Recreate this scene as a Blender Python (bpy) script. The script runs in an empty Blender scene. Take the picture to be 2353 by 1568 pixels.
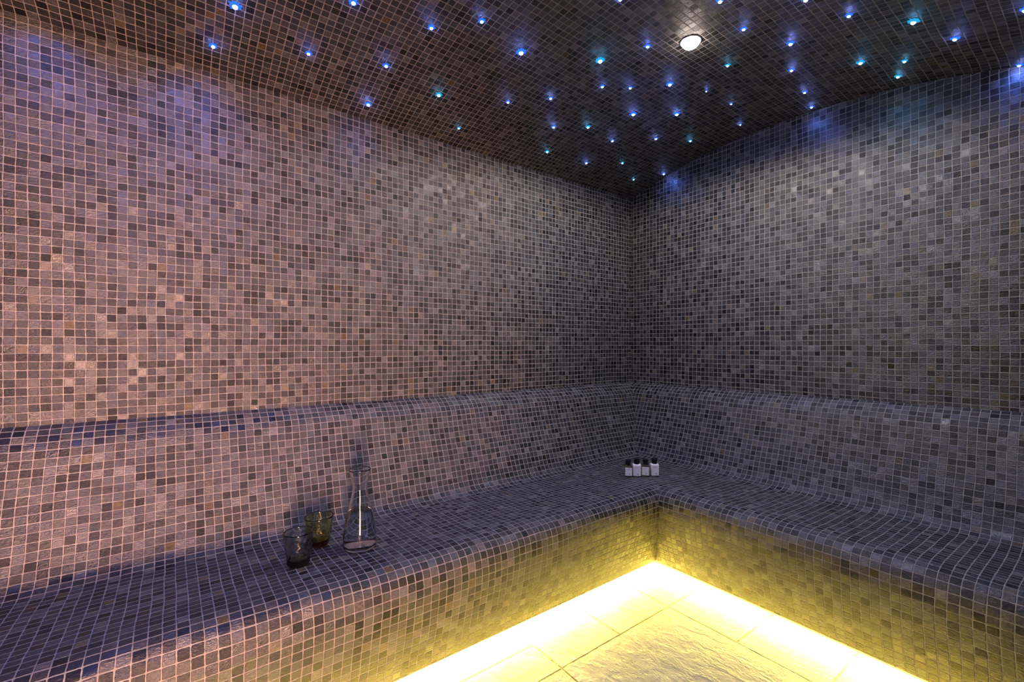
import bpy, bmesh, math, random
from mathutils import Vector, Matrix
random.seed(7)
C = bpy.context.scene.collection
sc = bpy.context.scene

# ------------------------------------------------------------------ camera numbers (photo is 2353 x 1568)
W, H, F = 2353, 1568, 1040.0
CX, CY = 1176.5, 795.0
CAM = Vector((1.968, -2.479, 1.06))
FW = Vector((-0.8007, 0.5990, 0.0)); RT = Vector((0.5990, 0.8007, 0.0))
TILE = 0.0255
ROOM_X = 1.86           # door wall
BACK_Y = -3.35
SPRING, APEX = 1.06 + 0.99, 1.06 + 1.14
VX, VR = 0.93, 2.90     # vault centre line and radius
VR = (VX * VX + 0.15 * 0.15) / (2 * 0.15)
VZ = APEX - VR

def ray(px, py):
    return FW + RT * ((px - CX) / F) + Vector((0, 0, (CY - py) / F))
def on_plane_z(px, py, z):
    d = ray(px, py); return CAM + d * ((z - CAM.z) / d.z)
def on_vault(px, py):
    d = ray(px, py)
    ox, oz = CAM.x - VX, CAM.z - VZ
    a = d.x * d.x + d.z * d.z; b = 2 * (ox * d.x + oz * d.z); c = ox * ox + oz * oz - VR * VR
    t = (-b + math.sqrt(b * b - 4 * a * c)) / (2 * a)
    p = CAM + d * t
    n = Vector((VX - p.x, 0, VZ - p.z)).normalized()   # points into the room
    return p, n

# ------------------------------------------------------------------ helpers
def tag(o, label=None, cat=None, group=None, kind=None):
    if label: o['label'] = label
    if cat: o['category'] = cat
    if group: o['group'] = group
    if kind: o['kind'] = kind
    return o
def empty(name, loc=(0, 0, 0), rot=None):
    o = bpy.data.objects.new(name, None); C.objects.link(o); o.location = loc
    if rot is not None: o.rotation_euler = rot
    o.empty_display_size = 0.05
    return o
def mesh_obj(name, verts, faces, mat, parent=None, uvs=None, smooth=False, loc=None):
    me = bpy.data.meshes.new(name); me.from_pydata([tuple(v) for v in verts], [], faces)
    if uvs:
        lay = me.uv_layers.new(name='UVMap')
        for l in me.loops: lay.data[l.index].uv = uvs[l.vertex_index]
    if smooth:
        for p in me.polygons: p.use_smooth = True
    me.materials.append(mat)
    o = bpy.data.objects.new(name, me); C.objects.link(o)
    if parent: o.parent = parent
    if loc: o.location = loc
    return o
def bm_obj(name, bm, mat, parent=None, smooth=False, loc=None):
    bmesh.ops.recalc_face_normals(bm, faces=bm.faces)
    me = bpy.data.meshes.new(name); bm.to_mesh(me); bm.free()
    if smooth:
        for p in me.polygons: p.use_smooth = True
    me.materials.append(mat)
    o = bpy.data.objects.new(name, me); C.objects.link(o)
    if parent: o.parent = parent
    if loc: o.location = loc
    return o
def lathe_bm(profile, n=64, wob=None):
    """closed profile loop [(r, z)...]; points with r == 0 become poles"""
    bm = bmesh.new(); rings = []
    for k, (r, z) in enumerate(profile):
        if r <= 1e-6:
            rings.append([bm.verts.new((0, 0, z))])
        else:
            ring = []
            for i in range(n):
                a = 2 * math.pi * i / n
                rr = r + (wob(k, a, z) if wob else 0.0)
                ring.append(bm.verts.new((rr * math.cos(a), rr * math.sin(a), z)))
            rings.append(ring)
    for a, b in zip(rings[:-1], rings[1:]):
        if len(a) == 1 and len(b) == 1: continue
        for i in range(n):
            j = (i + 1) % n
            if len(a) == 1: bm.faces.new((a[0], b[i], b[j]))
            elif len(b) == 1: bm.faces.new((a[i], b[0], a[j]))
            else: bm.faces.new((a[i], b[i], b[j], a[j]))
    return bm
def catmull(pts, n=6):
    out = []
    P = [pts[0]] + list(pts) + [pts[-1]]
    for i in range(1, len(P) - 2):
        p0, p1, p2, p3 = P[i - 1], P[i], P[i + 1], P[i + 2]
        for k in range(n):
            t = k / n
            out.append(tuple(0.5 * ((2 * p1[j]) + (-p0[j] + p2[j]) * t + (2 * p0[j] - 5 * p1[j] + 4 * p2[j] - p3[j]) * t * t
                                    + (-p0[j] + 3 * p1[j] - 3 * p2[j] + p3[j]) * t ** 3) for j in range(2)))
    out.append(tuple(pts[-1]))
    return out
def box_bm(x0, x1, y0, y1, z0, z1, bev=0.0, seg=2):
    bm = bmesh.new()
    bmesh.ops.create_cube(bm, size=1)
    for v in bm.verts:
        v.co = Vector((x0 + (v.co.x + .5) * (x1 - x0), y0 + (v.co.y + .5) * (y1 - y0), z0 + (v.co.z + .5) * (z1 - z0)))
    if bev: bmesh.ops.bevel(bm, geom=bm.edges[:], offset=bev, segments=seg, affect='EDGES', profile=0.5)
    return bm

# ------------------------------------------------------------------ materials
class NT:
    def __init__(self, name):
        self.m = bpy.data.materials.new(name); self.m.use_nodes = True
        self.t = self.m.node_tree; self.t.nodes.clear()
        self.out = self.t.nodes.new('ShaderNodeOutputMaterial')
    def n(self, typ, **kw):
        nd = self.t.nodes.new(typ)
        for k, v in kw.items(): setattr(nd, k, v)
        return nd
    def l(self, a, b): self.t.links.new(a, b)
    def put(self, sock, v):
        if isinstance(v, bpy.types.NodeSocket): self.l(v, sock)
        else: sock.default_value = v
    def math(self, op, a, b=None, c=None, clamp=False):
        nd = self.n('ShaderNodeMath', operation=op, use_clamp=clamp)
        self.put(nd.inputs[0], a)
        if b is not None: self.put(nd.inputs[1], b)
        if c is not None: self.put(nd.inputs[2], c)
        return nd.outputs[0]
    def vec(self, op, a, b=None, scale=None):
        nd = self.n('ShaderNodeVectorMath', operation=op)
        self.put(nd.inputs[0], a)
        if b is not None: self.put(nd.inputs[1], b)
        if scale is not None: self.put(nd.inputs['Scale'], scale)
        return nd.outputs['Value'] if op in ('LENGTH', 'DOT_PRODUCT', 'DISTANCE') else nd.outputs[0]
    def mix(self, fac, a, b):
        nd = self.n('ShaderNodeMix', data_type='RGBA')
        self.put(nd.inputs[0], fac); self.put(nd.inputs[6], a); self.put(nd.inputs[7], b)
        return nd.outputs[2]
    def mapr(self, v, a, b, c, d, smooth=False):
        nd = self.n('ShaderNodeMapRange')
        if smooth: nd.interpolation_type = 'SMOOTHSTEP'
        self.put(nd.inputs[0], v)
        for i, x in enumerate((a, b, c, d)): self.put(nd.inputs[1 + i], x)
        return nd.outputs[0]
    def noise(self, v, scale, detail=2, rough=0.5):
        nd = self.n('ShaderNodeTexNoise'); self.put(nd.inputs['Vector'], v)
        nd.inputs['Scale'].default_value = scale; nd.inputs['Detail'].default_value = detail; nd.inputs['Roughness'].default_value = rough
        return nd
    def sep(self, v):
        nd = self.n('ShaderNodeSeparateXYZ'); self.put(nd.inputs[0], v); return nd.outputs
    def comb(self, x, y, z=0.0):
        nd = self.n('ShaderNodeCombineXYZ')
        for i, q in enumerate((x, y, z)): self.put(nd.inputs[i], q)
        return nd.outputs[0]

def rgba(c): return (c[0], c[1], c[2], 1.0)

def mosaic(name, offset, grout=(0.295, 0.275, 0.25), ROUGH_=0.30):
    """split-face slate mosaic: every tile has its own tone, gloss and tilt; UV is measured in tiles"""
    t = NT(name)
    uv = t.n('ShaderNodeUVMap').outputs[0]
    uv = t.vec('ADD', uv, (offset[0], offset[1], 0))
    wn = t.noise(uv, 0.16, 0, 0.5)
    w1 = t.vec('SCALE', t.vec('SUBTRACT', wn.outputs['Color'], (0.5, 0.5, 0.5)), scale=0.24)
    wn2 = t.noise(uv, 1.1, 0, 0.5)
    w2 = t.vec('SCALE', t.vec('SUBTRACT', wn2.outputs['Color'], (0.5, 0.5, 0.5)), scale=0.055)
    p = t.vec('ADD', t.vec('ADD', uv, w1), w2)
    p = t.vec('MULTIPLY', p, (1, 1, 0))
    cell = t.vec('ADD', t.vec('FLOOR', p), (0.0, 0.0, 0.5))
    fr = t.vec('FRACTION', p)
    wh = t.n('ShaderNodeTexWhiteNoise', noise_dimensions='3D'); t.l(cell, wh.inputs['Vector'])
    R = t.sep(wh.outputs['Color'])
    wh2 = t.n('ShaderNodeTexWhiteNoise', noise_dimensions='3D'); t.l(t.vec('ADD', cell, (17.3, 5.1, 3.7)), wh2.inputs['Vector'])
    R2 = t.sep(wh2.outputs['Color'])
    # rounded box distance inside the tile, edges chipped
    q = t.vec('SUBTRACT', fr, (0.5, 0.5, 0.0))
    edge = t.noise(t.vec('ADD', p, (3.1, 9.2, 0.0)), 3.3, 1, 0.55)
    chip = t.math('MULTIPLY', t.math('SUBTRACT', edge.outputs['Fac'], 0.5), 0.085)
    qa = t.vec('ABSOLUTE', q)
    b = t.math('ADD', 0.350, t.math('MULTIPLY', R2[2], 0.02))
    bm_ = t.vec('MAXIMUM', t.vec('SUBTRACT', qa, t.comb(b, b, 1.0)), (0, 0, 0))
    d = t.math('ADD', t.math('SUBTRACT', t.vec('LENGTH', bm_), 0.080), chip)
    mask = t.mapr(d, -0.022, 0.022, 1.0, 0.0, True)      # 1 on the tile
    # tone
    ramp = t.n('ShaderNodeValToRGB'); cr = ramp.color_ramp
    cr.interpolation = 'LINEAR'
    stops = [(0.0, (0.004, 0.004, 0.0038)), (0.22, (0.009, 0.0087, 0.0082)), (0.5, (0.016, 0.0153, 0.0146)),
             (0.78, (0.030, 0.0283, 0.0268)), (0.93, (0.058, 0.054, 0.050)), (1.0, (0.11, 0.102, 0.094))]
    cr.elements[0].position = 0; cr.elements[0].color = rgba(stops[0][1])
    cr.elements[1].position = 1; cr.elements[1].color = rgba(stops[-1][1])
    for pos, c in stops[1:-1]:
        e = cr.elements.new(pos); e.color = rgba(c)
    t.l(R[0], ramp.inputs[0])
    tint = t.mix(R[1], (0.92, 1.0, 1.06, 1), (1.10, 0.99, 0.92, 1))
    mul = t.n('ShaderNodeMix', data_type='RGBA', blend_type='MULTIPLY'); mul.inputs[0].default_value = 1
    t.l(ramp.outputs[0], mul.inputs[6]); t.l(tint, mul.inputs[7])
    col = mul.outputs[2]
    ochre = t.math('GREATER_THAN', R2[0], 0.986)
    col = t.mix(ochre, col, (0.085, 0.062, 0.026, 1))
    # cleft stone grain inside each tile
    pj = t.vec('ADD', p, t.vec('SCALE', wh.outputs['Color'], scale=20.0))
    grain = t.noise(t.vec('MULTIPLY', pj, (1.0, 1.9, 1.0)), 2.6, 4, 0.62)
    gm = t.mapr(grain.outputs['Fac'], 0.3, 0.7, 0.5, 1.6)
    col = t.vec('SCALE', col, scale=gm)
    gcol_n = t.noise(p, 0.7, 1, 0.6)
    gcol = t.vec('SCALE', rgba(grout)[:3], scale=t.mapr(gcol_n.outputs['Fac'], 0.3, 0.7, 0.82, 1.12))
    base = t.mix(mask, gcol, col)
    rough = t.mix(mask, (0.9, 0.9, 0.9, 1), t.comb(*(t.math('ADD', ROUGH_, t.math('MULTIPLY', R2[1], 0.22)),) * 3))
    spec = t.math('MULTIPLY', mask, t.mapr(R[2], 0.0, 1.0, 0.25, 1.0))
    # tilt every tile a little
    geo = t.n('ShaderNodeNewGeometry')
    tilt = t.vec('SCALE', t.vec('SUBTRACT', wh2.outputs['Color'], (0.5, 0.5, 0.5)), scale=t.math('MULTIPLY', mask, 0.16))
    nrm = t.vec('NORMALIZE', t.vec('ADD', geo.outputs['Normal'], tilt))
    hgt = t.math('ADD', t.math('MULTIPLY', mask, 0.55), t.math('MULTIPLY', t.math('MULTIPLY', grain.outputs['Fac'], mask), t.mapr(R[0], 0, 1, 0.8, 2.4)))
    bump = t.n('ShaderNodeBump'); bump.inputs['Strength'].default_value = 0.75; bump.inputs['Distance'].default_value = 0.0035
    t.l(hgt, bump.inputs['Height']); t.l(nrm, bump.inputs['Normal'])
    bs = t.n('ShaderNodeBsdfPrincipled')
    t.l(base, bs.inputs['Base Color']); t.l(rough, bs.inputs['Roughness'])
    t.l(spec, bs.inputs['Specular IOR Level']); t.l(bump.outputs[0], bs.inputs['Normal'])
    bs.inputs['IOR'].default_value = 1.65
    t.l(bs.outputs[0], t.out.inputs[0])
    return t.m

def plain(name, col, rough=0.5, metal=0.0, spec=0.5, var=0.06, scale=40.0, bump=0.0):
    t = NT(name)
    bs = t.n('ShaderNodeBsdfPrincipled')
    tc = t.n('ShaderNodeTexCoord')
    nz = t.noise(tc.outputs['Object'], scale, 3, 0.55)
    c = t.vec('SCALE', tuple(col), scale=t.mapr(nz.outputs['Fac'], 0.3, 0.7, 1 - var, 1 + var))
    t.l(c, bs.inputs['Base Color'])
    bs.inputs['Roughness'].default_value = rough; bs.inputs['Metallic'].default_value = metal
    bs.inputs['Specular IOR Level'].default_value = spec
    if bump:
        bp = t.n('ShaderNodeBump'); bp.inputs['Strength'].default_value = bump; bp.inputs['Distance'].default_value = 0.001
        t.l(nz.outputs['Fac'], bp.inputs['Height']); t.l(bp.outputs[0], bs.inputs['Normal'])
    t.l(bs.outputs[0], t.out.inputs[0])
    return t.m

def emit(name, col, strength):
    t = NT(name)
    e = t.n('ShaderNodeEmission'); e.inputs[0].default_value = rgba(col); e.inputs[1].default_value = strength
    t.l(e.outputs[0], t.out.inputs[0])
    return t.m

def glass(name, tint, density, ior=1.5, rough=0.0, hammer=0.0, hscale=60.0):
    t = NT(name)
    bs = t.n('ShaderNodeBsdfPrincipled')
    bs.inputs['Base Color'].default_value = (1, 1, 1, 1)
    bs.inputs['Transmission Weight'].default_value = 1.0
    bs.inputs['Roughness'].default_value = rough; bs.inputs['IOR'].default_value = ior
    if hammer:
        tc = t.n('ShaderNodeTexCoord')
        nz = t.noise(tc.outputs['Object'], hscale, 1, 0.5)
        bp = t.n('ShaderNodeBump'); bp.inputs['Strength'].default_value = hammer; bp.inputs['Distance'].default_value = 0.004
        t.l(nz.outputs['Fac'], bp.inputs['Height']); t.l(bp.outputs[0], bs.inputs['Normal'])
    t.l(bs.outputs[0], t.out.inputs['Surface'])
    if density:
        va = t.n('ShaderNodeVolumeAbsorption'); va.inputs[0].default_value = rgba(tint); va.inputs[1].default_value = density
        t.l(va.outputs[0], t.out.inputs['Volume'])
    return t.m

def floor_material():
    """riven cream stone slabs with thin brown joints, laid out on world coordinates"""
    t = NT('riven_stone_floor')
    tc = t.n('ShaderNodeTexCoord'); P = tc.outputs['Object']
    wob = t.noise(P, 9.0, 2, 0.5)
    Pw = t.vec('ADD', P, t.vec('SCALE', t.vec('SUBTRACT', wob.outputs['Color'], (.5, .5, .5)), scale=0.006))
    X = t.sep(Pw)
    def line(v, pos, hw): return t.mapr(t.math('ABSOLUTE', t.math('SUBTRACT', v, pos)), hw * 0.6, hw * 1.3, 1.0, 0.0, True)
    def gt(v, a): return t.math('GREATER_THAN', v, a)
    def lt(v, a): return t.math('LESS_THAN', v, a)
    def AND(*a):
        r = a[0]
        for b in a[1:]: r = t.math('MULTIPLY', r, b)
        return r
    x, y = X[0], X[1]; hw = 0.0032
    L = [AND(line(x, 0.877, hw), lt(y, -0.870)),
         line(y, -0.870, hw),
         AND(line(x, 0.731, hw), lt(y, -1.459)),
         AND(line(y, -1.167, hw), lt(x, 0.877)),
         AND(line(y, -1.459, hw), gt(x, 0.731)),
         AND(line(y, -2.05, hw), gt(x, 0.5)),
         AND(line(y, -2.64, hw), gt(x, 0.5)),
         AND(line(x, 1.46, hw), lt(y, -0.870))]
    for k in range(5): L.append(AND(line(x, 0.877 + 0.2776 * k, hw), gt(y, -0.870)))
    j = L[0]
    for q in L[1:]: j = t.math('MAXIMUM', j, q)
    st = t.vec('MULTIPLY', P, (1.0, 1.7, 1.0))
    n1 = t.noise(st, 5.5, 6, 0.6); n2 = t.noise(P, 1.7, 3, 0.5)
    c = t.mix(t.mapr(n2.outputs['Fac'], 0.3, 0.7, 0, 1), (0.40, 0.345, 0.26, 1), (0.50, 0.44, 0.34, 1))
    c = t.vec('SCALE', c, scale=t.mapr(n1.outputs['Fac'], 0.3, 0.7, 0.86, 1.12))
    base = t.mix(j, c, (0.13, 0.085, 0.045, 1))
    # cleft ridges
    vo = t.noise(t.vec('ADD', st, t.vec('SCALE', n1.outputs['Color'], scale=0.25)), 7.0, 4, 0.6)
    ridge = t.math('SUBTRACT', 1.0, t.math('ABSOLUTE', t.math('SUBTRACT', t.math('MULTIPLY', vo.outputs['Fac'], 2.0), 1.0)))
    h = t.math('ADD', t.math('MULTIPLY', n1.outputs['Fac'], 0.8), t.math('MULTIPLY', t.math('POWER', ridge, 4.0), 0.5))
    h = t.math('SUBTRACT', h, t.math('MULTIPLY', j, 0.8))
    bp = t.n('ShaderNodeBump'); bp.inputs['Strength'].default_value = 0.55; bp.inputs['Distance'].default_value = 0.012
    t.l(h, bp.inputs['Height'])
    bs = t.n('ShaderNodeBsdfPrincipled')
    t.l(base, bs.inputs['Base Color']); bs.inputs['Roughness'].default_value = 0.55
    bs.inputs['Specular IOR Level'].default_value = 0.35
    t.l(bp.outputs[0], bs.inputs['Normal'])
    t.l(bs.outputs[0], t.out.inputs[0])
    return t.m

M_left = mosaic('slate_mosaic_left', (400.0, 300.35))
M_right = mosaic('slate_mosaic_right', (700.2, 100.35))
M_ceil = mosaic('slate_mosaic_ceiling', (150.0, 900.0), ROUGH_=0.52)
M_benchL = mosaic('slate_mosaic_bench_left', (-330.0, 520.0))
M_benchR = mosaic('slate_mosaic_bench_right', (-810.0, 40.0))
M_other = mosaic('slate_mosaic_entrance', (77.0, -620.0))
M_floor = floor_material()
M_white = plain('white_door_frame', (0.78, 0.77, 0.75), 0.4, var=0.02)
M_plaster = plain('corridor_plaster', (0.62, 0.58, 0.54), 0.8, var=0.03, scale=8)
M_plinth = plain('dark_plinth', (0.05, 0.047, 0.044), 0.7, var=0.2, scale=30)
M_alu = plain('aluminium_channel', (0.6, 0.6, 0.6), 0.35, 1.0, var=0.03)
M_chrome = plain('steel_trim', (0.72, 0.71, 0.70), 0.25, 1.0, var=0.02)

# ------------------------------------------------------------------ the setting
def quad_wall(name, p0, p1, z0, z1, mat, flip=False, out=None, thick=0.12):
    """vertical wall between two plan points, a closed slab; uv in tiles, measured from p0 and the wall's foot"""
    p0, p1 = Vector(p0), Vector(p1); L = (p1 - p0).length
    dirv = (p1 - p0) / L; n = Vector((dirv.y, -dirv.x)) * (-1 if flip else 1)   # outward
    vs, uv = [], []
    for off in (0, thick):
        for (s, z) in ((0, z0), (L, z0), (L, z1), (0, z1)):
            q = p0 + dirv * s + n * off
            vs.append((q.x, q.y, z)); uv.append((s / TILE + off / TILE, z / TILE))
    fs = [(0, 1, 2, 3), (7, 6, 5, 4), (0, 4, 5, 1), (1, 5, 6, 2), (2, 6, 7, 3), (3, 7, 4, 0)]
    bm = bmesh.new(); V = [bm.verts.new(v) for v in vs]
    for f in fs: bm.faces.new([V[i] for i in f])
    bmesh.ops.recalc_face_normals(bm, faces=bm.faces)
    lay = bm.loops.layers.uv.new('UVMap')
    for f in bm.faces:
        for lp in f.loops: lp[lay].uv = uv[lp.vert.index if lp.vert.index >= 0 else 0]
    V2 = {v: i for i, v in enumerate(V)}
    for f in bm.faces:
        for lp in f.loops: lp[lay].uv = uv[V2[lp.vert]]
    o = bm_obj(name, bm, mat)
    return tag(o, kind='structure')

def vault_z(x): return VZ + math.sqrt(max(0.0, VR * VR - (x - VX) ** 2))
def arch_wall(name, y, ny, x0, x1, z0, mat, thick=0.12):
    """end wall whose top follows the vault"""
    n = 40; xs = [x0 + (x1 - x0) * i / n for i in range(n + 1)]
    bm = bmesh.new(); lay = bm.loops.layers.uv.new('UVMap')
    rows = []
    for off in (0.0, thick):
        lo = [bm.verts.new((x, y + ny * off, z0)) for x in xs]
        hi = [bm.verts.new((x, y + ny * off, vault_z(x))) for x in xs]
        rows.append((lo, hi))
    (a, b), (c, d) = rows
    for i in range(n):
        bm.faces.new((a[i], a[i + 1], b[i + 1], b[i])); bm.faces.new((c[i + 1], c[i], d[i], d[i + 1]))
        bm.faces.new((b[i], b[i + 1], d[i + 1], d[i])); bm.faces.new((a[i + 1], a[i], c[i], c[i + 1]))
    bm.faces.new((a[0], b[0], d[0], c[0])); bm.faces.new((a[n], c[n], d[n], b[n]))
    bmesh.ops.recalc_face_normals(bm, faces=bm.faces)
    for f in bm.faces:
        for lp in f.loops: lp[lay].uv = (lp.vert.co.x / TILE, lp.vert.co.z / TILE)
    return tag(bm_obj(name, bm, mat), kind='structure')

quad_wall('wall_left', (0, 0), (0, BACK_Y), -0.0, SPRING, M_left, flip=False)
arch_wall('wall_right', 0.0, 1, 0.0, ROOM_X, 0.0, M_right)
arch_wall('wall_back', BACK_Y, -1, 0.0, ROOM_X, 0.0, M_other)
DOOR_A, DOOR_B, DOOR_H = -0.80, -2.98, 1.98
quad_wall('wall_entrance', (ROOM_X, 0), (ROOM_X, DOOR_A), 0, SPRING, M_other, flip=True)
quad_wall('wall_entrance_side', (ROOM_X, DOOR_B), (ROOM_X, BACK_Y), 0, SPRING, M_other, flip=True)
quad_wall('wall_entrance_head', (ROOM_X, DOOR_A), (ROOM_X, DOOR_B), DOOR_H, SPRING, M_other, flip=True)

# ceiling: barrel vault, a thick shell
n = 72; th0 = math.asin(VX / VR)
angs = [-th0 + 2 * th0 * i / n for i in range(n + 1)]
bm = bmesh.new(); lay = bm.loops.layers.uv.new('UVMap'); rings = []
for rr in (VR, VR + 0.12):
    for y in (0.12, BACK_Y - 0.12):
        rings.append([bm.verts.new((VX + rr * math.sin(a), y, VZ + rr * math.cos(a))) for a in angs])
for i in range(n):
    a, b, c, d = rings
    for quad in ((a[i], a[i + 1], b[i + 1], b[i]), (c[i + 1], c[i], d[i], d[i + 1]), (a[i + 1], a[i], c[i], c[i + 1]), (b[i], b[i + 1], d[i + 1], d[i])):
        f = bm.faces.new(quad)
bm.faces.new((rings[0][0], rings[1][0], rings[3][0], rings[2][0])); bm.faces.new((rings[0][n], rings[2][n], rings[3][n], rings[1][n]))
bmesh.ops.recalc_face_normals(bm, faces=bm.faces)
for f in bm.faces:
    for lp in f.loops:
        v = lp.vert.co; a = math.atan2(v.x - VX, v.z - VZ)
        lp[lay].uv = ((a + th0) * VR / TILE, v.y / TILE)
ceil = bm_obj('ceiling', bm, M_ceil); tag(ceil, kind='structure')

# floor slab (room and corridor)
fl = bm_obj('floor', box_bm(-0.12, 4.2, -4.2, 0.12, -0.12, 0.0), M_floor); tag(fl, kind='structure')
# corridor outside the doorway (behind the camera)
def slab(name, x0, x1, y0, y1, z0, z1, mat): return tag(bm_obj(name, box_bm(x0, x1, y0, y1, z0, z1), mat), kind='structure')
slab('wall_corridor_far', 4.08, 4.2, -4.2, 0.12, 0, 2.4, M_plaster)
slab('wall_corridor_end', 1.96, 4.08, 0.0, 0.12, 0, 2.4, M_plaster)
slab('wall_corridor_near', 1.96, 4.08, -4.2, -4.08, 0, 2.4, M_plaster)
slab('ceiling_corridor', 1.97, 4.2, -4.2, 0.12, 2.4, 2.5, M_plaster)
# door lining
dl = empty('door_1'); tag(dl, kind='structure')
for nm, y0, y1, z0, z1 in (('jamb', DOOR_A - 0.025, DOOR_A, 0, DOOR_H), ('jamb', DOOR_B, DOOR_B + 0.025, 0, DOOR_H), ('head', DOOR_B + 0.025, DOOR_A - 0.025, DOOR_H - 0.03, DOOR_H)):
    tag(bm_obj(nm, box_bm(ROOM_X - 0.012, ROOM_X + 0.132, y0, y1, z0, z1, 0.003), M_white, dl), kind='structure')

# ------------------------------------------------------------------ the tiled corner bench
Z0 = 1.06
back_p = catmull([(0.0015, -0.243), (0.0245, -0.2535), (0.045, -0.268), (0.064, -0.2855), (0.079, -0.306), (0.0885, -0.331), (0.106, -0.385), (0.134, -0.465), (0.168, -0.550), (0.197, -0.620), (0.220, -0.651), (0.262, -0.664)], 6)
seat_p = catmull([(0.262, -0.664), (0.38, -0.660), (0.54, -0.654), (0.64, -0.647), (0.690, -0.649), (0.722, -0.662), (0.740, -0.692), (0.745, -0.735)], 6)
front_p = catmull([(0.745, -0.735), (0.736, -0.800), (0.718, -0.880), (0.697, -0.950), (0.681, -1.000)], 5)
LIP = front_p[-1]
full = back_p + seat_p[1:] + front_p[1:]
# arc length and smooth normals along the whole profile
arc = [0.0]
for a, b in zip(full[:-1], full[1:]): arc.append(arc[-1] + math.hypot(b[0] - a[0], b[1] - a[1]))
def pnorm(i):
    a = full[max(0, i - 1)]; b = full[min(len(full) - 1, i + 1)]
    dx, dz = b[0] - a[0], b[1] - a[1]; l = math.hypot(dx, dz)
    return (-dz / l, dx / l)       # outward: away from the wall / upward
i1 = len(back_p) - 1; i2 = i1 + len(seat_p) - 1; i3 = len(full) - 1
bench = empty('corner_bench', (0.0, 0.0, 0.0))
tag(bench, 'built-in L-shaped bench of dark slate mosaic running around the corner', 'bench')
def section(name, ia, ib, side, mat, closing):
    """one swept piece of the bench: tiled face [ia..ib], closed behind by the points of `closing`"""
    loop = [full[i] for i in range(ia, ib + 1)] + closing
    nf = ib - ia + 1
    END = -BACK_Y - 0.002 if side == 'L' else ROOM_X - 0.002
    def P(q, s):
        d, z = q
        return (d, -s, z + Z0) if side == 'L' else (s, -d, z + Z0)
    verts, uvs = [], []
    for k, q in enumerate(loop):
        v = arc[ia + k] if k < nf else arc[ib] + 0.05 * (k - nf + 1)
        for s in (q[0], END):
            verts.append(P(q, s)); uvs.append((s / TILE, -v / TILE))
    m = len(loop); faces = []; smooth = []
    for k in range(m):
        j = (k + 1) % m
        faces.append((2 * k, 2 * k + 1, 2 * j + 1, 2 * j)); smooth.append(k < nf - 1)
    faces.append(tuple(2 * k for k in range(m))); smooth.append(False)
    faces.append(tuple(2 * k + 1 for k in range(m))[::-1]); smooth.append(False)
    me = bpy.data.meshes.new(name); me.from_pydata(verts, [], faces)
    bm = bmesh.new(); bm.from_mesh(me); bmesh.ops.recalc_face_normals(bm, faces=bm.faces); bm.to_mesh(me); bm.free()
    lay = me.uv_layers.new(name='UVMap')
    for l in me.loops: lay.data[l.index].uv = uvs[l.vertex_index]
    for p in me.polygons: p.use_smooth = smooth[p.index]
    nl = []
    for p in me.polygons:
        for li in p.loop_indices:
            k = me.loops[li].vertex_index // 2
            if smooth[p.index]:
                nx, nz = pnorm(ia + k)
                nl.append((nx, 0, nz) if side == 'L' else (0, -nx, nz))
            else: nl.append((0, 0, 0))
    me.normals_split_custom_set(nl)
    me.materials.append(mat)
    o = bpy.data.objects.new(name, me); C.objects.link(o); o.parent = bench
    return o
for side, mat in (('L', M_benchL), ('R', M_benchR)):
    section('backrest', 0, i1, side, mat, [(0.262, -0.70), (0.0015, -0.70)])
    section('seat', i1, i2, side, mat, [(0.70, -0.745), (0.262, -0.70)])
    section('front_panel', i2, i3, side, mat, [(0.645, -1.0), (0.70, -0.745)])
    # plinth under the overhang
    d0, d1, z0, z1 = 0.45, 0.585, 0.0, 0.30
    if side == 'L': bmq = box_bm(d0, d1, BACK_Y + .002, -d1, z0 + .0005, z1)
    else: bmq = box_bm(d0, ROOM_X - .002, -d1, -d0, z0 + .0005, z1)
    bm_obj('plinth', bmq, M_plinth, bench)

# ------------------------------------------------------------------ LED strips under the lip of the bench
LED_STR = 520.0
M_led = emit('warm_yellow_led', (1.0, 0.80, 0.13), LED_STR)
for side, lab in (('L', 'yellow strip light glowing under the front of the long left bench'),
                  ('R', 'yellow strip light glowing under the front of the right bench')):
    t = empty('led_strip', (0, 0, 0)); tag(t, lab, 'strip light', 'strip lights under the bench')
    a0, a1, zt, zb = 0.626, 0.656, Z0 - 1.0005, Z0 - 1.0065
    if side == 'L':
        ch = box_bm(a0, a1, BACK_Y + .02, -a0, zb, zt); df = box_bm(a0 + .003, a1 - .003, BACK_Y + .03, -a1, zb - 0.004, zb, 0.001)
    else:
        ch = box_bm(a1, ROOM_X - .02, -a1, -a0, zb, zt); df = box_bm(a1, ROOM_X - .03, -a1 + .003, -a0 - .003, zb - 0.004, zb, 0.001)
    bm_obj('channel', ch, M_white, t); bm_obj('diffuser', df, M_led, t)

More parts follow.
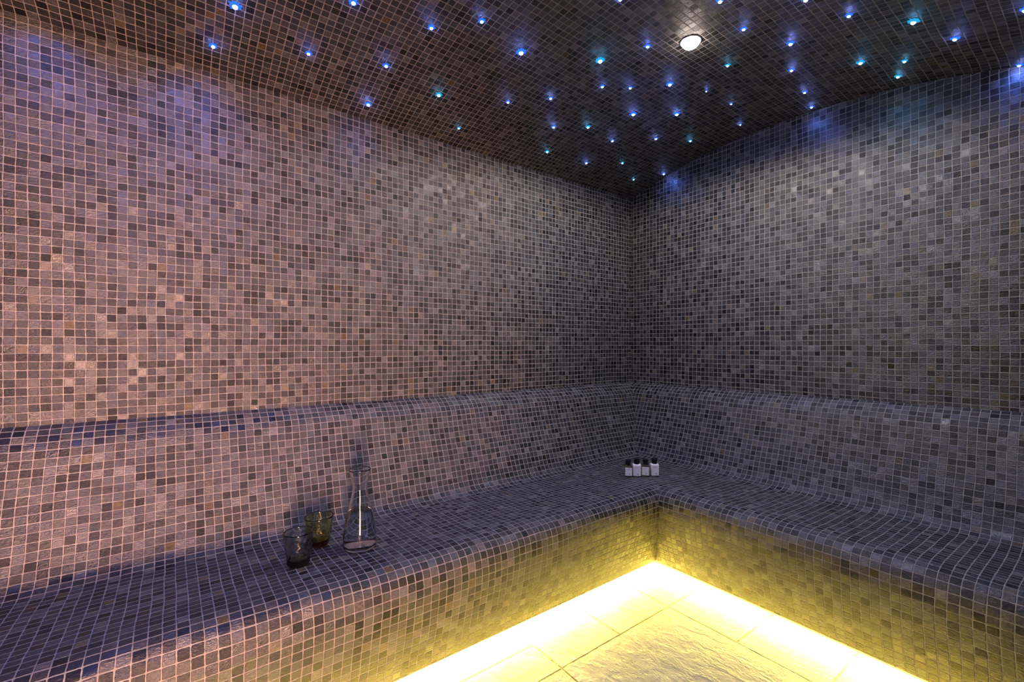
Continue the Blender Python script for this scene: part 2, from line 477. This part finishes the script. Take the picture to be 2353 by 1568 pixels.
# ------------------------------------------------------------------ ceiling: star lights and the downlight
M_core = {'blue': emit('star_core_blue', (0.20, 0.30, 1.0), 290.0), 'cyan': emit('star_core_cyan', (0.14, 0.55, 1.0), 140.0)}
M_halo = {'blue': emit('star_halo_blue', (0.02, 0.13, 1.0), 1.7), 'cyan': emit('star_halo_cyan', (0.02, 0.42, 0.85), 1.0)}  # emissive colour standing in for the glare halo around each star core
STARS = [
 # x, y, size, colour, label
 (540, 12, 1.35, 'blue', 'big blue star light by the top edge, leftmost of the ceiling\'s large stars'),
 (812, 4, 1.1, 'blue', 'blue star light cut by the top edge, next one right of the big leftmost star'),
 (490, 105, .95, 'blue', 'star light nearest the left wall, first of all stars from the left'),
 (709, 122, .85, 'blue', 'blue star light alone in the left part of the ceiling below two top-edge stars'),
 (991, 62, .95, 'blue', 'blue star light left of a close neighbour near the top of the ceiling'),
 (1107, 47, .95, 'blue', 'blue star light nearest the top edge in the middle-left of the ceiling'),
 (887, 150, .95, 'blue', 'blue star light directly above the one hugging the left wall edge'),
 (846, 239, 1.05, 'blue', 'bright blue star light close to the left wall, casting a blue patch on it'),
 (1008, 217, 1.05, 'cyan', 'turquoise star light left of centre, the biggest turquoise one on the left side'),
 (1197, 118, 1.4, 'blue', 'largest blue star light in the middle of the ceiling, left of the downlight'),
 (1167, 234, .75, 'blue', 'small pale blue star light below the large blue one left of the downlight'),
 (1265, 225, .8, 'blue', 'small blue star light second in the row of five below the large stars'),
 (1054, 294, .65, 'cyan', 'tiny turquoise star light close to the edge of the left wall'),
 (1379, 137, 1.4, 'cyan', 'largest turquoise-blue star light, halfway between large blue star and downlight'),
 (1384, 198, .75, 'blue', 'small blue star light directly below the largest turquoise-blue star'),
 (1448, 201, .75, 'blue', 'small pale star light in the gap between turquoise-blue star and downlight'),
 (1488, 105, .9, 'blue', 'blue star light immediately left of the white downlight'),
 (1272, 291, .85, 'blue', 'pale blue star light left beside a turquoise star above the left wall'),
 (1351, 291, .95, 'cyan', 'round turquoise star light in the middle of the lower ceiling'),
 (1257, 348, .85, 'cyan', 'turquoise star light at the left wall edge, below the pale blue one'),
 (1347, 374, .7, 'blue', 'small blue star light near the left wall, last blue one before the corner'),
 (1430, 374, .65, 'cyan', 'small turquoise star light second nearest the far corner'),
 (1456, 412, .6, 'cyan', 'small turquoise star light nearest the far corner of the ceiling'),
 (1407, 323, .8, 'blue', 'deep blue star light left of the pair above the far corner'),
 (1455, 261, 1.15, 'blue', 'large deep blue star light, left one of a matching pair below the downlight'),
 (1539, 192, 1.15, 'blue', 'large deep blue star light straight below the white downlight'),
 (1555, 261, 1.1, 'blue', 'large deep blue star light, right one of a matching pair below the downlight'),
 (1507, 318, .8, 'blue', 'pale blue star light between the matching blue pair and the far corner'),
 (1586, 323, .75, 'cyan', 'pale turquoise star light right of centre above the far corner'),
 (1525, 399, .75, 'blue', 'blue star light by the right wall at the corner, lighting a vivid blue patch'),
 (1623, 209, .45, 'blue', 'tiniest blue star light of the ceiling, below right of the downlight'),
 (1680, 238, .55, 'blue', 'tiny blue star light in the dark area right of centre'),
 (1701, 286, .5, 'blue', 'tiny blue star light closest to the middle of the right wall edge'),
 (1672, 149, .8, 'cyan', 'turquoise star light below and to the right of the white downlight'),
 (1709, 65, .85, 'blue', 'blue star light immediately right of the white downlight'),
 (1817, 98, 1.05, 'blue', 'bright blue star light, top of a column of four on the right'),
 (1819, 160, .85, 'blue', 'pale blue star light, second down in the column of four on the right'),
 (1849, 211, .8, 'blue', 'blue star light, third down in the column of four on the right'),
 (1865, 245, .8, 'blue', 'blue star light touching the right wall edge, lowest in the column of four'),
 (1951, 34, .9, 'blue', 'violet-white star light near the top edge on the right'),
 (2100, 47, 1.25, 'cyan', 'largest turquoise star light on the right side of the ceiling'),
 (2195, 87, 1.0, 'blue', 'pale star light below right of the largest right-hand turquoise star'),
 (1978, 142, 1.1, 'cyan', 'frosty turquoise star light left of the close turquoise pair on the right'),
 (2079, 139, .85, 'cyan', 'flat turquoise star light, upper one of the close pair on the right'),
 (2064, 174, .95, 'cyan', 'turquoise star light, lower one of the close pair by the right wall'),
 (2343, 148, .8, 'blue', 'small violet star light at the far right edge by the right wall'),
 (1425, -4, .9, 'blue', 'blue star light cut by the top edge left of the downlight'),
 (1655, 0, 1.0, 'blue', 'blue star light cut by the top edge above right of the downlight'),
 (1852, -3, 1.0, 'blue', 'blue star light cut by the top edge above the column of four'),
 (2357, 20, 1.0, 'blue', 'blue star light cut by the right border near the top corner'),
]
def star_meshes():
    # core: small faceted dome; around it the glow, shaped as an uneven ten-pointed rosette with raised middle
    out = []
    for v in range(4):
        rnd = random.Random(40 + v)
        prof = [(0.0, 0.0092), (0.0030, 0.0086), (0.0051, 0.0066), (0.0058, 0.0044), (0.0045, 0.0034), (0.0, 0.0032)]
        bmc = lathe_bm(prof, 12)
        bmesh.ops.recalc_face_normals(bmc, faces=bmc.faces)
        mc = bpy.data.meshes.new('lens'); bmc.to_mesh(mc); bmc.free()
        bmk = bmesh.new(); N = 20
        rim = []
        for i in range(N):
            a = 2 * math.pi * i / N
            r = (0.0118 + rnd.uniform(0, .0050)) if i % 2 == 0 else (0.0086 + rnd.uniform(0, .0016))
            rim.append((r * math.cos(a), r * math.sin(a)))
        layers = []
        for f, z in ((1.0, 0.0), (0.90, 0.0020), (0.72, 0.0040), (0.48, 0.0052)):
            layers.append([bmk.verts.new((x * f, y * f, z)) for x, y in rim])
        c0 = bmk.verts.new((0, 0, 0)); c1 = bmk.verts.new((0, 0, 0.0056))
        for i in range(N):
            j = (i + 1) % N
            for lo, hi in zip(layers[:-1], layers[1:]): bmk.faces.new((lo[i], lo[j], hi[j], hi[i]))
            bmk.faces.new((layers[-1][i], layers[-1][j], c1)); bmk.faces.new((layers[0][j], layers[0][i], c0))
        bmesh.ops.recalc_face_normals(bmk, faces=bmk.faces)
        mk = bpy.data.meshes.new('halo_rosette'); bmk.to_mesh(mk); bmk.free()
        out.append((mc, mk))
    return out
SM = {}
for colr in ('blue', 'cyan'):
    SM[colr] = star_meshes()
    for mc, mk in SM[colr]: mc.materials.append(M_core[colr]); mk.materials.append(M_halo[colr])
STAR_W = 1.1
def beam(parent, colr, watts):
    l = bpy.data.lights.new('star_beam', 'SPOT'); l.energy = watts; l.spot_size = math.radians(150); l.spot_blend = 1.0
    l.color = (0.07, 0.19, 1.0) if colr == 'blue' else (0.05, 0.40, 1.0); l.shadow_soft_size = 0.006
    q = bpy.data.objects.new('star_beam', l); C.objects.link(q); q.parent = parent
    q.location = (0, 0, 0.014); q.rotation_euler = (math.pi, 0, 0)
for k, (px, py, s, colr, lab) in enumerate(STARS):
    p, nrm = on_vault(px, py)
    o = empty('star_light', p + nrm * 0.0005); tag(o, lab, 'star light', 'star lights set into the mosaic ceiling')
    o.rotation_euler = nrm.to_track_quat('Z', 'X').to_euler()
    o.scale = (s, s, s)
    mc, mk = SM[colr][k % 4]
    for nm, me in (('lens', mc), ('halo_rosette', mk)):
        q = bpy.data.objects.new(nm, me); C.objects.link(q); q.parent = o
    beam(o, colr, STAR_W * s ** 2.2)

p, nrm = on_vault(1587, 95)
dlt = empty('ceiling_downlight', p); tag(dlt, 'round warm white downlight shining brightest among the ceiling stars', 'downlight')
dlt.rotation_euler = nrm.to_track_quat('Z', 'X').to_euler()
ring = lathe_bm([(0.034, 0.0), (0.034, 0.003), (0.036, 0.0042), (0.0385, 0.003), (0.039, 0.0), (0.034, 0.0)], 48)
bm_obj('trim_ring', ring, M_chrome, dlt, True)
bm_obj('lens', lathe_bm([(0.0, 0.0260), (0.012, 0.0245), (0.022, 0.0195), (0.029, 0.0120), (0.0325, 0.004), (0.0335, 0.0), (0.0, 0.0)], 48), emit('downlight_lens', (1.0, 0.84, 0.76), 70.0), dlt, True)

l = bpy.data.lights.new('downlight_beam', 'SPOT'); l.energy = 52.0; l.spot_size = math.radians(172); l.spot_blend = 0.25
l.color = (1.0, 0.85, 0.71); l.shadow_soft_size = 0.03
q = bpy.data.objects.new('downlight_beam', l); C.objects.link(q); q.parent = dlt; q.location = (0, 0, 0.05); q.rotation_euler = (math.pi, 0, 0)

# ------------------------------------------------------------------ lamps out of view
def area(name, loc, target, size, power, col, shape='DISK'):
    l = bpy.data.lights.new(name, 'AREA'); l.shape = shape; l.size = size; l.energy = power; l.color = col
    o = bpy.data.objects.new(name, l); C.objects.link(o); o.location = loc
    o.rotation_euler = (Vector(target) - Vector(loc)).to_track_quat('-Z', 'Y').to_euler()
    return o
lamp = area('corridor_lamp', (3.2, -2.85, 0.62), (0.0, -2.85, 0.92), 0.38, 44.0, (1.0, 0.53, 0.40), 'RECTANGLE')
lamp.data.size_y = 1.1
lamp.data.spread = math.radians(75)
# the star lights of the ceiling over and behind the camera, out of view
for k, (x, y) in enumerate(((0.16, -2.45), (0.14, -2.80), (0.45, -2.9), (0.50, -2.45), (0.95, -3.0), (1.45, -2.75), (1.2, -2.95), (1.15, -2.55), (1.6, -2.95), (1.5, -2.35))):
    e = empty('star_beam_seat', (x, y, vault_z(x) - 0.004)); e.rotation_euler = (math.pi, 0, 0)
    beam(e, 'blue', STAR_W * (3.6 if x < 0.9 else 6.5))

# ------------------------------------------------------------------ glassware on the left seat
def seat_z(d):
    for a, b in zip(full[:-1], full[1:]):
        if a[0] <= d <= b[0] and a[0] > 0.26 - 1e-6: return Z0 + a[1] + (b[1] - a[1]) * (d - a[0]) / (b[0] - a[0])
    return Z0 - 0.66
def seat_point(px, py, r=0.03):
    z = Z0 - 0.655
    for _ in range(6):
        p = on_plane_z(px, py, z); d = min(p.x, -p.y); z = max(seat_z(d - r), seat_z(d), seat_z(d + r)) + 0.0006
    return Vector((p.x, p.y, z))

M_clear = glass('clear_glass', (0.9, 0.95, 0.92), 4.0, 1.5)
M_water = glass('water', (0.9, 0.97, 0.98), 0.5, 1.333)
M_smoke = glass('smoky_grey_glass', (0.62, 0.65, 0.40), 190.0, 1.5, hammer=0.35, hscale=70)
M_olive = glass('olive_glass', (0.85, 0.79, 0.06), 270.0, 1.5, hammer=0.30, hscale=60)

p = seat_point(827, 1257, 0.05)
car = empty('carafe', p); tag(car, 'clear glass carafe half full of water on the left seat', 'carafe')
outer = catmull([(0.0445, 0.0), (0.0515, 0.006), (0.0527, 0.030), (0.0505, 0.060), (0.0445, 0.095), (0.0365, 0.130), (0.0275, 0.165), (0.0232, 0.188), (0.0240, 0.205), (0.0290, 0.230), (0.0345, 0.252)], 5)
def inner_of(pr, t): return [(max(0.001, r - t), z) for r, z in pr]
inn = [(max(0.001, r - 0.0022), z) for r, z in outer if z > 0.009]
prof = [(0.0, 0.0015), (0.040, 0.0)] + outer + [(outer[-1][0] - 0.0011, 0.2533)] + inn[::-1] + [(0.044, 0.0085), (0.0, 0.0105)]
bm_obj('body', lathe_bm(prof, 72), M_clear, car, True)
WL = 0.120
wat = [(r - 0.0003, z) for r, z in inn if z < WL and z > 0.012]
rw = wat[-1][0]
bm_obj('water', lathe_bm([(0.0, 0.0112), (0.040, 0.0100)] + wat + [(rw - 0.0005, WL), (0.0, WL - 0.0006)], 72), M_water, car, True)

def tumbler(name, px, py, lab, mat, r0, r1, h, ph):
    p = seat_point(px, py)
    o = empty(name, p); tag(o, lab, 'glass', 'tumblers on the left seat')
    outer = catmull([(r0 - 0.004, 0.0), (r0, 0.004), (r0 + (r1 - r0) * .25, h * .25), (r0 + (r1 - r0) * .55, h * .5), (r0 + (r1 - r0) * .82, h * .77), (r1, h)], 5)
    inn = [(r - 0.0027, z) for r, z in outer if z > 0.016]
    prof = [(0.0, 0.001)] + outer + [(r1 - 0.0013, h + 0.0012)] + inn[::-1] + [(r0 - 0.007, 0.0135), (0.0, 0.0125)]
    def wob(k, a, z):
        e = 0.0006 * math.sin(7 * a + ph + z * 90) + 0.0005 * math.sin(11 * a - z * 140 + ph)
        return e if 0.006 < z < h * .93 else 0.0
    bm_obj('bowl', lathe_bm(prof, 84, wob), mat, o, True)
    return o
tumbler('tumbler', 686, 1296, 'smoky grey glass tumbler on the left seat, nearer to the front edge', M_smoke, 0.0315, 0.0415, 0.0965, 0.4)
tumbler('tumbler', 733, 1252, 'olive green glass tumbler between the grey tumbler and the carafe', M_olive, 0.0305, 0.0455, 0.0945, 1.9)

# ------------------------------------------------------------------ four small toiletry bottles in the corner
M_cap = plain('black_plastic_cap', (0.008, 0.008, 0.008), 0.35, var=0.1)
M_wplast = plain('white_plastic', (0.92, 0.89, 0.86), 0.4, var=0.02)
M_label = plain('paper_label', (0.93, 0.92, 0.90), 0.6, var=0.02)
M_mark = plain('grey_print', (0.14, 0.13, 0.14), 0.6)
M_line = plain('pale_print', (0.52, 0.44, 0.42), 0.6)
M_amber = glass('pale_olive_bottle', (0.80, 0.72, 0.22), 30.0, 1.45)
def bottle(px, py, lab, clear, rot, hbody):
    p = seat_point(px, py)
    to = CAM - p; base = math.atan2(to.y, to.x)
    o = empty('toiletry_bottle', p, (0, 0, base + math.pi / 2 + rot)); tag(o, lab, 'bottle', 'toiletry bottles in the corner')
    w, dpt = 0.0405, 0.030
    body = M_amber if clear else M_wplast
    b = box_bm(-w / 2, w / 2, -dpt / 2, dpt / 2, 0.0, hbody, 0.005, 3)
    bm_obj('body', b, body, o, True)
    # black screw cap on a short neck
    bm_obj('cap', lathe_bm([(0.0, hbody + 0.0002), (0.0122, hbody + 0.0002), (0.0128, hbody + 0.003), (0.0136, hbody + 0.025), (0.0126, hbody + 0.027), (0.0, hbody + 0.027)], 32), M_cap, o, False)
    if clear: x0, x1, z0, z1 = -0.0165, 0.0165, 0.007, hbody - 0.010
    else: x0, x1, z0, z1 = -0.0170, 0.0170, 0.004, hbody - 0.007
    lb = bm_obj('front_label', box_bm(x0, x1, -dpt / 2 - 0.0008, -dpt / 2 - 0.0001, z0, z1, 0.0002, 1), M_label, o)
    # small ring-and-tail emblem low on the label, faint printed lines above it
    e = bmesh.new(); cx, cz, r = 0.004, z0 + 0.009, 0.0028
    pts = []
    for i in range(14):
        a = math.radians(200 - i * 24); pts.append((cx + r * math.cos(a), cz + r * math.sin(a)))
    pts += [(cx + r * 1.05, cz - r * 1.2)]
    for (ax, az), (bx, bz) in zip(pts[:-1], pts[1:]):
        d = Vector((bx - ax, bz - az)).normalized(); nx, nz = -d.y * 0.0007, d.x * 0.0007
        vs = []
        for yy in (-dpt / 2 - 0.0011, -dpt / 2 - 0.0007):
            vs += [e.verts.new((ax + nx, yy, az + nz)), e.verts.new((bx + nx, yy, bz + nz)), e.verts.new((bx - nx, yy, bz - nz)), e.verts.new((ax - nx, yy, az - nz))]
        e.faces.new(vs[0:4]); e.faces.new(vs[4:8])
        for i in range(4): e.faces.new((vs[i], vs[(i + 1) % 4], vs[4 + (i + 1) % 4], vs[4 + i]))
    bm_obj('emblem', e, M_mark, lb)
    for k in range(2):
        zz = z1 - 0.006 - 0.004 * k
        bm_obj('print_line', box_bm(x0 + 0.006, x1 - 0.006 - .004 * k, -dpt / 2 - 0.0011, -dpt / 2 - 0.0007, zz, zz + 0.0009), M_line, lb)
    return o
bottle(1443.5, 1095, 'clear pale olive bottle with white label, leftmost in the corner row', True, 0.14, 0.057)
bottle(1463, 1094, 'white bottle with black cap between the two clear bottles', False, 0.06, 0.0605)
bottle(1483, 1094, 'clear pale olive bottle with white label between the two white bottles', True, 0.04, 0.058)
bottle(1503.5, 1093, 'white bottle with black cap, rightmost in the corner row', False, 0.30, 0.060)

# ------------------------------------------------------------------ camera, world, view
cd = bpy.data.cameras.new('camera'); cam = bpy.data.objects.new('camera', cd); C.objects.link(cam)
cam.location = CAM; cam.rotation_euler = (math.pi / 2, 0, math.atan2(-FW.x, FW.y))
cd.sensor_width = 36.0; cd.sensor_fit = 'HORIZONTAL'; cd.lens = F / W * 36.0
cd.shift_y = (CY - H / 2) / W; cd.shift_x = -(CX - W / 2) / W
cd.clip_start = 0.02
sc.camera = cam
w = bpy.data.worlds.new('world'); sc.world = w; w.use_nodes = True
w.node_tree.nodes['Background'].inputs[0].default_value = (0.5, 0.5, 0.6, 1); w.node_tree.nodes['Background'].inputs[1].default_value = 0.0
sc.view_settings.view_transform = 'Standard'; sc.view_settings.look = 'None'
sc.view_settings.exposure = 0.0; sc.view_settings.gamma = 1.0
sc.view_settings.use_curve_mapping = False
sc.cycles.use_denoising = True
sc.cycles.max_bounces = 8; sc.cycles.transmission_bounces = 8; sc.cycles.diffuse_bounces = 3; sc.cycles.glossy_bounces = 3
sc.cycles.use_adaptive_sampling = True; sc.cycles.adaptive_threshold = 0.03
sc.cycles.sample_clamp_indirect = 6.0
